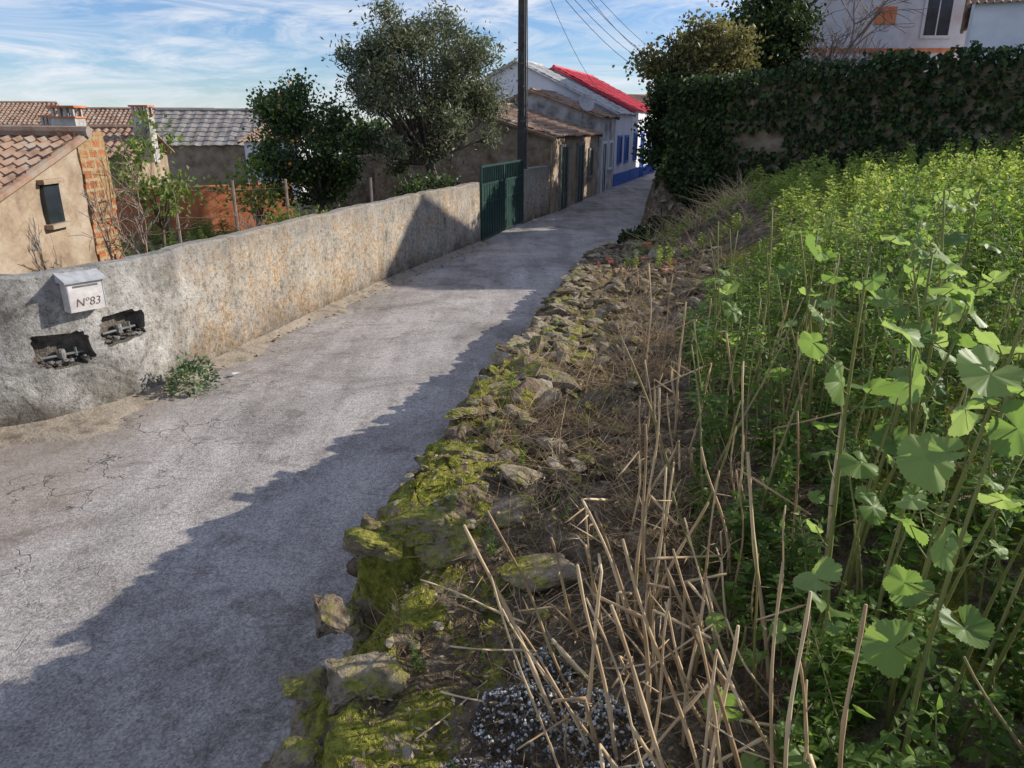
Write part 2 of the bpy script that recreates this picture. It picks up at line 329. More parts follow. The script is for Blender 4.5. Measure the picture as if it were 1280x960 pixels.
def niche(x,y,w_,z0,z1,seed):
    c,n=wpt(x,y); t=np.array([-n[1],n[0]]); rs=np.random.default_rng(seed)
    K=40; poly=[]
    for k in range(K):
        a=2*math.pi*k/K; cx=math.copysign(abs(math.cos(a))**.5,math.cos(a)); cz=math.copysign(abs(math.sin(a))**.5,math.sin(a))
        jt=1+rs.uniform(-.09,.07)+.07*math.sin(a*2+seed)+.05*math.sin(a*5+seed)
        poly.append((cx*w_/2*jt,(z0+z1)/2+cz*(z1-z0)/2*jt))
    V=[]
    for d,sc in ((.06,1.12),(-.03,1.0),(-.16,.9)):
        for (p,q) in poly: V.append((c[0]+t[0]*p*sc+n[0]*d,c[1]+t[1]*p*sc+n[1]*d,(z0+z1)/2+(q-(z0+z1)/2)*sc))
    F=[(r*K+k,r*K+(k+1)%K,(r+1)*K+(k+1)%K,(r+1)*K+k) for k in range(K) for r in range(2)]+[tuple(reversed(range(K))),tuple(range(2*K,3*K))]
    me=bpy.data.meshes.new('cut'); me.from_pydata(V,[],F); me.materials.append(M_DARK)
    bm=bmesh.new(); bm.from_mesh(me); bmesh.ops.recalc_face_normals(bm,faces=bm.faces); bm.to_mesh(me); bm.free()
    return bpy.data.objects.new('cut',me),c,n,t
nis=[niche(-4.53,7.21,.54,.57,.93,3),niche(-4.14,7.8,.58,.70,1.0,5)]
for cu,c,n,t in nis:
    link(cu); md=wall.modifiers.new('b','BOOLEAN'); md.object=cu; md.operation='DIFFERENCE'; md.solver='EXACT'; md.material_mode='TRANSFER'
bpy.context.view_layer.update()
dg=bpy.context.evaluated_depsgraph_get(); me=bpy.data.meshes.new_from_object(wall.evaluated_get(dg)); wall.modifiers.clear(); wall.data=me
for cu,_,_,_ in nis: bpy.data.objects.remove(cu)
def rock(seed,cuts=9,sub=2,rough=.03):
    bm=bmesh.new(); bmesh.ops.create_icosphere(bm,subdivisions=sub,radius=1)
    V=np.array([v.co[:] for v in bm.verts]); F=[[v.index for v in f.verts] for f in bm.faces]; bm.free()
    rs=np.random.default_rng(seed)
    for _ in range(cuts):
        n=nrm(rs.normal(size=3)); d=rs.uniform(.4,.78); ex=V@n-d; V=V-np.outer(np.maximum(ex,0),n)
    k=np.array([1+.22*fbm(v[0]*1.6+seed*3,v[1]*1.6,v[2]*1.6) for v in V]); V=V*k[:,None]
    V+=rough*rs.normal(size=V.shape)
    return V,F,[]
ROCKS=[rock(i,11,2,.035) for i in range(14)]; BIGR=[rock(50+i,14,4,.014) for i in range(8)]
for (cu,c,n,t),z in zip(nis,(.57,.70)):
    e=Buf(); q=c-n*.10; zz=z+.11
    V_,a,f=tube([(q[0]-t[0]*.2,q[1]-t[1]*.2,zz),(q[0],q[1],zz),(q[0]+t[0]*.2,q[1]+t[1]*.2,zz)],.014,8); e.add(V_,a,f,mat=0)
    V_,a,f=tube([(q[0],q[1],zz-.03),(q[0],q[1],zz+.03),(q[0],q[1],zz+.06)],[.035,.038,.03],12); e.add(V_,a,f,mat=1)
    V_,a,f=tube([(q[0]+t[0]*.13,q[1]+t[1]*.13,zz-.03),(q[0]+t[0]*.13,q[1]+t[1]*.13,zz+.06)],[.016,.016],8); e.add(V_,a,f,mat=0)
    for k in range(34):
        p=c-n*rng.uniform(.03,.15)+t*rng.uniform(-.25,.25); s=rng.uniform(.015,.045); V_,F_,_=ROCKS[k%14]; e.add(V_*s*np.array([1.2,1,.8])+np.array([p[0],p[1],z+.02+rng.uniform(0,.05)]),F_,None,.4,2 if k%3 else 1)
    e.build('water_meter',[M_METAL,M_CONC,M_DARK])
# mailbox
c,n=wpt(-4.40,7.36); t=np.array([-n[1],n[0]]); ang=math.atan2(t[1],t[0]); R=rotz(ang)
mb=empty('mailbox'); e=Buf(); q=c+n*.075
box(e,(q[0],q[1],1.285),(.36,.13,.29),R)
W=.205;D=.10; prof=[(-D,1.432),(-D,1.45),(D+.02,1.53),(D+.02,1.432)]
Vv=[]
for sx in (-W,W):
    for (d,z) in prof: Vv.append((q[0]+t[0]*sx-n[0]*d,q[1]+t[1]*sx-n[1]*d,z))
e.add(Vv,None,[(0,1,2,3),(7,6,5,4),(0,4,5,1),(1,5,6,2),(2,6,7,3),(3,7,4,0)],mat=1)
f_=q+n*.067; box(e,(f_[0],f_[1],1.39),(.24,.006,.018),R,2)
for sx in (-1,1):
    f2=q+n*.066+t*sx*.172; box(e,(f2[0],f2[1],1.285),(.012,.006,.27),R,1)
e.build('mailbox_body',[M_BOX,M_LID,M_METAL],mb)
cu=bpy.data.curves.new('number','FONT'); cu.body="Nº83"; cu.size=.115; cu.extrude=.001; cu.align_x='CENTER'; cu.shear=.2; cu.offset=-.0012
cu.materials.append(M_INK); to=bpy.data.objects.new('house_number',cu); p_=c+n*.1425; to.location=(p_[0],p_[1],1.19)
to.rotation_euler=(math.radians(90),0,math.atan2(n[1],n[0])+math.pi/2); link(to,mb)
e=Buf(); V_,a,f=tube([(-5.12,6.58,-.05),(-5.12,6.58,.2),(-5.12,6.58,.45),(-5.12,6.58,.5)],[.05,.05,.05,.03],12); e.add(V_,a,f); e.build('yellow_post',[M_YEL])
vb=Buf(); V=[];F=[]
for i in range(len(C)):
    wd=max(.10,.24+.26*fbm(C[i][0]*1.3,C[i][1]*1.3,3)+(.3 if C[i][1]<7.3 else 0))
    for k,(d,z) in enumerate(((-.02,.08),(.05,.05),(wd*.6,.038),(wd,.016),(wd+.05,.0))):
        wob=.07*fbm(C[i][0]*5,C[i][1]*5,k); p=C[i]+Nn[i]*(d+(wob if k>1 else 0)); V.append((p[0],p[1],z+.01*fbm(C[i][0]*6,C[i][1]*6,k)+.008))
for i in range(len(C)-1):
    for k in range(4): a=i*5+k; F.append((a,a+1,a+6,a+5))
vb.add(V,None,F)
for i in range(420):
    j=rng.integers(len(C)); p=C[j]+Nn[j]*abs(rng.normal())*.2; s=rng.uniform(.008,.03)
    V_,F_,_=ROCKS[i%14]; vb.add((V_*s*np.array([1.2,1,.6]))@rotz(i).T+np.array([p[0],p[1],.04]),F_,None)
vb.build('wall_verge',[M_VERGE],smooth=True)
sweepwall('plaster_pillar_wall',[(.33,23.3),(.75,24.6),(1.28,26.0)],1.62,.25,M_WALL)
ge=empty('green_metal_gate'); e=Buf(); A=np.array([-.78,19.42]);B=np.array([.33,23.2]); L=np.linalg.norm(B-A); ang=math.atan2(*(B-A)[::-1]); R=rotz(ang); u_=(B-A)/L
for s0,s1 in ((.02,L/2-.02),(L/2+.02,L-.02)):
    m_=A+u_*(s0+s1)/2; box(e,(m_[0],m_[1],.78),(s1-s0,.02,1.35),R)
    for z in (.12,1.0,1.46,1.9): box(e,(m_[0],m_[1],z),(s1-s0,.05,.05),R)
    for k in range(13):
        p=A+u_*(s0+(s1-s0)*k/12); box(e,(p[0],p[1],1.0 if k in(0,12) else 1.68),(.05 if k in (0,12) else .02,.045,1.84 if k in (0,12) else .42),R)
    for k in range(1,9):
        p=A+u_*(s0+(s1-s0)*k/9); box(e,(p[0],p[1],.78),(.03,.044,1.3),R)
e.build('gate_leaves',[M_GREEN],ge)
# ------------------------------------------------------------ buildings
def tileroof(buf,p00,p01,p11,p10,mat=0,tw=.22,rl=.4,amp=.035):
    p00,p01,p11,p10=[np.array(p,float) for p in (p00,p01,p11,p10)]
    L=np.linalg.norm(p01-p00); H=np.linalg.norm(p10-p00); nu=max(4,int(L/tw)*4); nr=max(1,int(H/rl))
    nn=nrm(np.cross(p01-p00,p10-p00)); nn=nn if nn[2]>0 else -nn
    rows=[]
    for r in range(nr): rows+=[(r/nr,.035),((r+1)/nr-.001,0)]
    V=[]
    for ri,(v,h) in enumerate(rows):
        for i in range(nu+1):
            u=i/nu; p=(p00*(1-u)+p01*u)*(1-v)+(p10*(1-u)+p11*u)*v
            V.append(p+nn*(h+amp*math.cos(u*L/tw*2*math.pi)+.035*fbm(p[0]*1.5,p[1]*1.5,p[2])+.012*fbm(p[0]*9,(ri//2)*3.1,p[2])))
    F=[]
    for r in range(len(rows)-1):
        for i in range(nu): a=r*(nu+1)+i; F.append((a,a+1,a+nu+2,a+nu+1))
    buf.add(V,None,F,.5,mat)
def house(name,P0,P1,depth,eave,ridge,mw,mr,rf=.5,over=.18,back=None,tw=.22,bottom=-.1,amp=.035):
    E=empty(name); P0=np.array(P0,float);P1=np.array(P1,float); u=nrm(P1-P0); n=np.array([-u[1],u[0]])
    back=eave if back is None else back; e=Buf()
    def pt(a,d,z): q=P0+u*a+n*d; return (q[0],q[1],z)
    L=np.linalg.norm(P1-P0)
    V=[]
    for a in (0,L): V+=[pt(a,0,bottom),pt(a,0,eave),pt(a,depth*rf,ridge),pt(a,depth,back),pt(a,depth,bottom)]
    me=bpy.data.meshes.new('walls'); me.from_pydata(V,[],[(0,1,2,3,4),(9,8,7,6,5),(0,5,6,1),(4,3,8,9)]); me.materials.append(mw)
    link(bpy.data.objects.new('walls',me),E)
    sl=(ridge-eave)/(depth*rf); sb=(ridge-back)/(depth*(1-rf)) ; o=over
    tileroof(e,pt(-o,-o,eave-sl*o+.06),pt(L+o,-o,eave-sl*o+.06),pt(L+o,depth*rf,ridge+.06),pt(-o,depth*rf,ridge+.06),0,tw,amp=amp)
    tileroof(e,pt(-o,depth+o,back-sb*o+.06),pt(L+o,depth+o,back-sb*o+.06),pt(L+o,depth*rf,ridge+.06),pt(-o,depth*rf,ridge+.06),0,tw,amp=amp)
    V_,a,f=tube([pt(-o,depth*rf,ridge+.08),pt(L*.5,depth*rf,ridge+.08),pt(L+o,depth*rf,ridge+.08)],.09,6); e.add(V_,a,f)
    for a_ in (-o,L+o):
        for (d0,z0,d1,z1) in ((-o,eave-sl*o,depth*rf,ridge),(depth*rf,ridge,depth+o,back-sb*o)):
            p,q=np.array(pt(a_,d0,z0+.02)),np.array(pt(a_,d1,z1+.02)); V_,aa,f=tube([p,(p+q)/2,q],.07,4); e.add(V_,aa,f)
    e.build('roof',[mr],E)
    return E,P0,u,n,L,pt
def opening(E,pt,u,a,w_,z0,z1,mf,mp,name,fw=.1,div=True):
    e=Buf(); ang=math.atan2(u[1],u[0]); R=rotz(ang)
    c=np.array(pt(a,0,0)); n=np.array([-u[1],u[0],0])
    def bx(da,z,sa,sz,off,th,m): q=c+np.array([u[0],u[1],0])*da-n*off; box(e,(q[0],q[1],z),(sa,th,sz),R,m)
    bx(0,(z0+z1)/2,w_,z1-z0,.015,.03,1)
    bx(-w_/2-fw/2,(z0+z1)/2,fw,z1-z0+2*fw,.03,.08,0); bx(w_/2+fw/2,(z0+z1)/2,fw,z1-z0+2*fw,.03,.08,0)
    bx(0,z1+fw/2,w_,fw,.03,.078,0)
    if z0>.3: bx(0,z0-fw/2,w_,fw,.035,.09,0)
    if div: bx(0,(z0+z1)/2,.05,z1-z0,.04,.02,0)
    e.build(name,[mf,mp],E)
E,P0,u,n,L,pt=house('stone_barn',(1.3,26.05),(3.62,33.5),7,2.5,3.6,M_STONEWALL,M_TILE,.52,.2,2.15)
e=Buf(); q=np.array(pt(L/2,-.02,1.2)); box(e,q,(L+.02,.05,2.55),rotz(math.atan2(u[1],u[0]))); e.build('street_plaster',[M_CREAM],E)
pA=lambda a,d,z: pt(a,-.05,z)
opening(E,pA,u,1.6,1.0,0.02,2.15,M_CONC,M_GREEN,'door'); opening(E,pA,u,4.3,1.0,.02,2.15,M_CONC,M_GREEN,'door_2'); opening(E,pA,u,6.3,.7,.9,1.9,M_CONC,M_GREEN,'shutter')
E,P0,u,n,L,pt=house('weathered_house',(3.75,33.75),(4.9,37.5),6,3.2,4.25,M_OLDWHITE,M_TILE)
opening(E,pt,u,1.2,.9,.02,2.1,M_WHITE,M_GREEN,'door'); opening(E,pt,u,2.8,.8,1.0,2.1,M_WHITE,M_GLASS,'window')
E,P0,u,n,L,pt=house('white_house',(4.95,37.7),(6.3,41.6),10,3.4,5.8,M_WHITE,M_ROOFW)
e=Buf(); q=np.array(pt(L/2,-.01,.25)); box(e,q,(L,.04,.7),rotz(math.atan2(u[1],u[0]))); e.build('blue_dado',[M_BLUE],E)
opening(E,pt,u,1.1,.8,1.15,2.3,M_BLUE,M_GLASS,'window',.1); opening(E,pt,u,2.9,.8,1.15,2.3,M_BLUE,M_GLASS,'window_2',.1)
E,P0,u,n,L,pt=house('white_house',(6.35,41.8),(9.2,50.2),8.6,3.6,5.75,M_WHITE,M_RED)
e=Buf(); q=np.array(pt(L/2,-.01,.25)); box(e,q,(L,.04,.7),rotz(math.atan2(u[1],u[0]))); e.build('blue_dado',[M_BLUE],E)
for a in (1.2,3.6,6.2): opening(E,pt,u,a,.8,.05 if a==3.6 else 1.15,2.4,M_BLUE,M_GLASS,'window_%d'%a,.1)
E,P0,u,n,L,pt=house('tan_house',(9.0,58),(19,64),7,3.6,5,M_CREAM,M_TILE)
opening(E,pt,u,1.5,1,.02,2.1,M_WHITE,M_GREEN,'door'); opening(E,pt,u,4,1,1,2.1,M_WHITE,M_GLASS,'window')
E,P0,u,n,L,pt=house('grey_roof_shed',(-17,36),(-11,36.6),5,2.0,3.5,M_CREAM,M_TILEG,.6,tw=.5,amp=.02)
E,P0,u,n,L,pt=house('tile_roof_cottage',(-23,38),(-15.5,40),6,2.6,3.6,M_OLDWHITE,M_TILE)
E,P0,u,n,L,pt=house('small_white_cottage',(-11.3,33),(-9.0,32.6),5,2.2,2.9,M_WHITE,M_TILE)
opening(E,pt,u,1.2,.7,.9,1.7,M_BLUE,M_GLASS,'window')
E,P0,u,n,L,pt=house('tile_roof_cottage',(-19,21),(-11.2,22.5),5,2.0,2.75,M_CREAM,M_TILE)
E,P0,u,n,L,pt=house('white_farmhouse',(-36,38),(-25,42),8,2.9,4.0,M_WHITE,M_TILE)
def chimney(x,y,z0,z1,w_=.5):
    e=Buf(); box(e,(x,y,(z0+z1-.25)/2),(w_,w_*.8,z1-.25-z0),None,0)
    for dx in (-.4,-.13,.13,.4):
        for dy in(-.3,.3): box(e,(x+dx*w_,y+dy*w_,z1-.15),(.07,.07,.2),None,0)
    box(e,(x,y,z1-.02),(w_*1.15,w_*.95,.05),None,1); box(e,(x,y,z1-.27),(w_*1.1,w_*.9,.04),None,1); e.build('chimney',[M_OLDWHITE,M_TERRA])
chimney(-11.4,20.3,1.8,3.35,.62); chimney(-11.2,24,1.8,3.45,.5); chimney(-13.2,22.6,2.0,3.15,.4)
E=empty('brick_outbuilding'); e=Buf()
V=[];F=[];ny=40;nzz=24
for i in range(ny+1):
    y=8.6+4.5*i/ny; zt=1.25+1.37*i/ny
    for k in range(nzz+1):
        z=-.1+(zt+.1)*k/nzz; V.append((-7.3+.05*fbm(y*1.3,z*1.3,2)+.012*fbm(y*9,z*9,2),y,z))
F=[(i*(nzz+1)+k,(i+1)*(nzz+1)+k,(i+1)*(nzz+1)+k+1,i*(nzz+1)+k+1) for i in range(ny) for k in range(nzz)]
e.add(V,None,F)
e.add([(-7.3,8.6,-.1),(-7.3,8.6,1.25),(-12,8.6,1.25),(-12,8.6,-.1),(-7.3,13.1,-.1),(-7.3,13.1,2.62),(-12,13.1,2.62),(-12,13.1,-.1)],None,[(0,1,2,3),(7,6,5,4),(3,2,6,7)]); e.build('walls',[M_CREAM],E)
e=Buf(); tileroof(e,(-7.18,8.3,1.22),(-12.2,8.3,1.22),(-12.2,13.2,2.72),(-7.18,13.2,2.72),0,.2,.35,.045)
V_,a,f=tube([(-7.2,8.3,1.2),(-7.2,10.8,1.96),(-7.2,13.2,2.7)],.07,6); e.add(V_,a,f); V_,a,f=tube([(-7.1,13.2,2.78),(-9.5,13.2,2.8),(-12.2,13.2,2.78)],.1,8); e.add(V_,a,f)
e.build('roof',[M_TILE],E)
e=Buf()
for k in range(17):
    z=-.02+k*.17; box(e,(-7.42+rng.normal()*.008,13.55+rng.normal()*.012,z),(.3,.86+rng.uniform(-.05,.05),.168))
box(e,(-9.2,13.9,1.2),(3.3,.2,2.5)); e.build('brick_pier',[M_BRICK],E)
e=Buf(); box(e,(-7.29,12.1,1.72),(.06,.42,.6),None,0); box(e,(-7.25,12.1,2.06),(.12,.56,.07),None,1); box(e,(-7.25,12.1,1.38),(.14,.56,.07),None,1)
e.build('window',[M_GLASS,M_CREAM],E)
sweepwall('terracotta_garden_wall',[(-11.6,20.3),(-9.6,21.3),(-6.6,23)],1.25,.2,M_TERRA)
sweepwall('garden_stone_wall',[(-6.4,25.5),(-5.6,26.2),(-4.8,27)],1.9,.3,M_STONEWALL)
M_PINKW=simple('pinkish_plaster',(.46,.42,.42),(.62,.58,.58),.8,.95,.4,.02,(.54,.44,.42))
def block(name,x0,x1,y0,y1,h,mw,wins):
    E=empty(name); e=Buf(); box(e,((x0+x1)/2,(y0+y1)/2,h/2),(x1-x0,y1-y0,h)); box(e,((x0+x1)/2,(y0+y1)/2,h+.1),(x1-x0+.5,y1-y0+.5,.2),None,1); e.build('walls',[mw,M_TILE],E)
    for i,(x,z,w_,hh) in enumerate(wins):
        opening(E,lambda a,d,zz:(x,y0,zz),np.array([1.,0.]),0,w_,z,z+hh,M_PINKW,M_GLASS,'window_%d'%i,.12)
    e=Buf(); box(e,((x0+x1)/2,y0-.02,6.0),(x1-x0,.05,.18)); e.build('brick_band',[M_TERRA],E)
block('apartment_house',12.6,20.8,36,45,10,M_PINKW,[(18.6,3.6,1.1,1.5),(18.6,6.6,1.1,1.5)])
e=Buf()
for z in (4.6,7.4):
    box(e,(16.3,35.97,z),(.9,.08,.7))
e.build('brick_patch',[M_TERRA],bpy.data.objects['apartment_house'])
E,P0,u,n,L,pt=house('white_gable_house',(15.0,26.8),(23,22.5),8,6.6,9.0,M_WHITE,M_TILE)
opening(E,pt,u,4.5,1,3.6,4.8,M_BLUE,M_GLASS,'window')
E,P0,u,n,L,pt=house('unseen_shadow_house',(17.0,18.2),(24.0,18.4),5.0,9.6,11.2,M_WHITE,M_TILE)  # guessed house out of view, added and sized to throw shadow across the lane
opening(E,pt,u,2.5,1,3.6,4.8,M_BLUE,M_GLASS,'window')
# ------------------------------------------------------------ poles and wires
def pole(x,y,h,r=.15):
    E=empty('utility_pole'); e=Buf(); V_,a,f=tube([(x,y,-.1),(x,y,h*.5),(x,y,h)],[r,r*.88,r*.72],14); e.add(V_,a,f)
    for i,z in enumerate((h-.3,h-.7,h-1.1)):
        V_,a,f=tube([(x,y-.02,z),(x+.3,y,z),(x+.3,y,z+.12)],.02,6); e.add(V_,a,f,mat=1)
    V_,a,f=tube([(x+.16,y-.06,0),(x+.16,y-.06,h*.5),(x+.12,y-.04,h-1)],.02,6); e.add(V_,a,f,mat=1)
    for z in (1.4,3.0,4.6): box(e,(x,y-r*.9,z),(.09,.04,.03),None,1)
    e.build('pole_shaft',[M_WOOD,M_METAL],E)
pole(.3,23.9,8.6); pole(11.0,58,7.6)
e=Buf()
for i,(z0,z1,sg) in enumerate(((8.3,7.3,.5),(7.9,6.9,.6),(7.5,6.6,.7),(7.3,6.2,.9),(8.3,7.0,.9))):
    p=np.array([.6,23.9,z0]);q=np.array([11.3,58,z1]); pts=[p*(1-t)+q*t-np.array([0,0,sg*4*t*(1-t)]) for t in np.linspace(0,1,14)]
    V_,a,f=tube(pts,.012,4); e.add(V_,a,f)
p=np.array([.5,23.9,7.6]);q=np.array((5.2,38.2,3.6)); pts=[p*(1-t)+q*t-np.array([0,0,.8*4*t*(1-t)]) for t in np.linspace(0,1,10)]; V_,a,f=tube(pts,.01,4); e.add(V_,a,f)
e.build('overhead_wires',[M_WOOD])
e=Buf(); ce=np.array([3.1,33.4,3.75]); ax=nrm(np.array([.35,-.8,.35])); A_=nrm(np.cross(ax,[0,0,1]));B_=np.cross(ax,A_); V=[ce]
for r_ in (.5,1):
    for k in range(20): an=k/20*2*math.pi; V.append(ce+ax*.07*r_*r_+.36*r_*(math.cos(an)*A_+math.sin(an)*B_))
f3=[(0,1+k,1+(k+1)%20) for k in range(20)]; f4=[(1+k,21+k,21+(k+1)%20,1+(k+1)%20) for k in range(20)]
e.add(V,f3,f4); V_,a,f=tube([ce+ax*.03-B_*.3,ce+ax*.3-B_*.15,ce+ax*.36],.012,5); e.add(V_,a,f); V_,a,f=tube([ce,ce-ax*.1,ce+np.array([-.1,.4,-.6])],.02,6); e.add(V_,a,f); e.build('satellite_dish',[M_LID],smooth=True)
# ------------------------------------------------------------ bank terrain
TYv=[-8,1.5,2.3,3.1,4.8,6.3,7.5,9,11.4,16,19,21.2,22.4,24,40,75]; TZv=[1.15,.98,.95,1.2,1.22,1.08,.85,.66,.52,.38,.25,.3,1.5,1.65,2.0,2.2]
def bz(x,y):
    d=x-xr(y); T=float(np.interp(y,TYv,TZv)); wv=.55 if y<2.9 else (.25 if y<17 else .5)
    field=1.25+.12*max(0,min(d-2.5,8)); k=min(1,max(0,(d-1.3)/(3.0 if y<15 else 2.0))); k=k*k*(3-2*k); H=T*(1-k)+field*k
    if y>21.5: H=max(H,T)
    s=min(1,max(0,d/wv))**.7
    near=1 if y<14 else .7
    nzv=.07*fbm(x*1.6,y*1.6,5)+.055*fbm(x*6,y*6,1)*near
    if y>13: nzv+=.16*fbm(x*1.1,y*1.1,8)*min(1,(y-13)/3)
    nzv-=.06*math.exp(-((d-.95)/.4)**2)
    return -.06+(H+.06)*s+nzv*min(1,max(0,d*5))
Yg=np.concatenate([np.arange(-5,1,.3),np.arange(1,13,.045),np.arange(13,26,.15),np.arange(26,75,1.5)])
Dg=np.concatenate([np.arange(0,.6,.03),np.arange(.6,3,.05),3+np.cumsum(np.geomspace(.06,2.2,36))])
V=[];tn=[];nd=len(Dg)
for y in Yg:
    x0=xr(y)
    for d in Dg:
        x=x0+d; wob=(.14*fbm(x*2.2,y*2.2,9)+.06*fbm(x*7,y*7,2)) if d<.6 else 0
        V.append((x+wob,y,bz(x,y)+.035*fbm(x*14,y*14,3)*(1 if d<3 else .2)))
        m_=.78 if (d<.6 and y<3.8) else (.62*math.exp(-((d-.5)/.5)**2) if y<10 else .3)
        if d>2.6 and y<12: m_=.7
        if y>13: m_=.12
        tn.append(m_)
F=[(i*nd+j,i*nd+j+1,(i+1)*nd+j+1,(i+1)*nd+j) for i in range(len(Yg)-1) for j in range(nd-1)]
b=Buf(); b.add(V,None,F,np.array(tn)); b.build('bank_terrain',[M_BANK],smooth=True)
# ------------------------------------------------------------ rubble
RB=Buf()
def put_rock(x,y,z,sx,sy,sz,yaw,tilt=.15,tint=None,big=False):
    T=BIGR[rng.integers(len(BIGR))] if big else ROCKS[rng.integers(len(ROCKS))]
    R=rot3(rng.normal()*tilt,rng.normal()*tilt,yaw)@np.diag([sx,sy,sz])
    RB.inst(T,R[None],np.array([[x,y,z]]),np.array([rng.uniform(0,1) if tint is None else tint]))
for course in range(6):
    y=1.2+course*.07
    while y<17.5:
        L_=rng.uniform(.08,.30); T=float(np.interp(y,TYv,TZv)); z=T*(.10+.165*course)+.02+rng.normal()*.02; d=.05+.045*course
        if (y>2.9 or rng.random()<.2) and rng.random()<.85: put_rock(xr(y)+d+.12*fbm(0,y*2.2,9)+rng.uniform(-.03,.05),y,z,rng.uniform(.10,.17),L_*.7,T*rng.uniform(.06,.11),rng.normal()*.25+.1,.18,None,y<6)
        y+=L_*1.05
y=2.9
while y<17:
    L_=rng.uniform(.08,.26); T=float(np.interp(y,TYv,TZv))
    for q in range(2):
        if rng.random()<.8: put_rock(xr(y)+.30+rng.uniform(-.05,.27)+q*.14,y+rng.uniform(-.05,.05),T+rng.uniform(-.06,.015),rng.uniform(.08,.22),L_*.7,rng.uniform(.03,.07),rng.uniform(-.9,.9),.16,None,y<8)
    y+=L_
for i in range(1300):
    y=rng.uniform(3.4,17.0); d=rng.uniform(.25,1.3+max(0,min(4,y-6))*.35); x=xr(y)+d; s=rng.uniform(.018,.085)*(1 if rng.random()<.8 else 1.9)
    if y<6 and (rng.random()<.5): s*=.5
    put_rock(x,y,bz(x,y)+s*.12,s*1.2,s,s*rng.uniform(.35,.65),rng.uniform(0,3),.4)
for i in range(260):
    y=rng.uniform(1.2,3.6); x=xr(y)+rng.uniform(.1,1.6); s=rng.uniform(.008,.045); put_rock(x,y,bz(x,y)+s*.1,s*1.2,s,s*.6,rng.uniform(0,3),.4)
for i in range(90):
    y=rng.uniform(16,22); x=xr(y)+rng.uniform(.1,2.6); s=rng.uniform(.05,.2); put_rock(x,y,bz(x,y)+s*.1,s*1.2,s,s*.5,rng.uniform(0,3),.4)
for (x,y,z,sx,sy,sz,yaw) in ((-.40,3.02,1.15,.27,.19,.09,.3),(-.56,2.25,.96,.28,.19,.10,.4),(-.02,3.2,1.14,.22,.14,.06,1),(.12,2.75,1.08,.22,.1,.06,.2),(-.2,3.7,1.19,.22,.18,.06,.5),(-.72,2.0,.84,.14,.14,.08,.2),(.0,4.6,1.2,.24,.2,.05,.5),(.1,5.3,1.15,.2,.2,.06,.2),(.95,6.6,1.1,.16,.11,.13,.9),(1.2,8.6,.85,.22,.14,.1,.4),(.6,6.2,1.0,.16,.13,.07,.4),(1.4,10,.8,.2,.14,.1,.4)):
    put_rock(x,y,z,sx,sy,sz,yaw,.1,.6,True)
RB.build('rubble_stone_wall',[M_ROCK])
e=Buf()
for i in range(14):
    y=rng.uniform(11,17); x=xr(y)+rng.uniform(.4,2); box(e,(x,y,bz(x,y)+.02),(.18,.1,.06),rotz(rng.uniform(0,3))@np.array(Matrix.Rotation(rng.normal()*.4,3,'X')))
e.build('broken_bricks',[M_TERRA])
# ------------------------------------------------------------ leaf templates
def leafT(w_=.28,droop=.18,fold=.08):
    V=np.array([(0,0,0),(.33,w_,fold),(.33,0,0),(.33,-w_,fold),(.7,w_*.72,fold*.6-droop*.5),(.7,0,-droop*.55),(.7,-w_*.72,fold*.6-droop*.5),(1,0,-droop*1.3)])
    return V,[(0,2,1),(0,3,2),(4,5,7),(5,6,7)],[(1,2,5,4),(2,3,6,5)]
LEAF=leafT(.27); NARROW=leafT(.14,.1,.03)
QL=(np.array([(0,0,0),(.5,.32,.08),(1,0,-.1),(.5,-.32,.08)]),[(0,2,1),(0,3,2)],[])
QN=(np.array([(0,0,0),(.5,.17,.03),(1,0,-.05),(.5,-.17,.03)]),[(0,2,1),(0,3,2)],[])
def mallowT(sd):
    rs=np.random.default_rng(sd); K=71; V=[(0,0,0)]; cup=rs.uniform(-.45,.2); wv=rs.uniform(0,6); fold=rs.uniform(-.25,.45); asy=rs.uniform(-.12,.12)
    for r_ in (.35,.7,1):
        for k in range(K):
            th=-math.pi*.95+2*math.pi*.95*k/(K-1)
            lobe=abs(math.cos(2.5*th))**.6
            rr=(.82+.18*lobe)*(1-.12*abs(th)/math.pi)+asy*math.sin(th)+((.03 if k%2 else -.03) if r_==1 else 0)
            rr=rr*r_ if r_>.5 else .85*r_
            x_,y_=rr*math.cos(th),rr*math.sin(th)*1.08
            V.append((x_,y_,.08*math.cos(5*th)*r_+cup*r_*r_*.8+.10*r_*math.sin(2*th+wv)+fold*abs(y_)*.6+.02*rs.normal()*r_))
    f3=[(0,1+k,2+k) for k in range(K-1)]; f4=[(1+q*K+k,1+(q+1)*K+k,2+(q+1)*K+k,2+q*K+k) for q in range(2) for k in range(K-1)]
    return np.array(V),f3,f4
MALS=[mallowT(i) for i in range(9)]
def orient(D,flat=.8,jit=.35):
    n=len(D); U=np.array([0,0,1.])[None]*flat+rng.normal(size=(n,3))*jit; return frames(D,U)
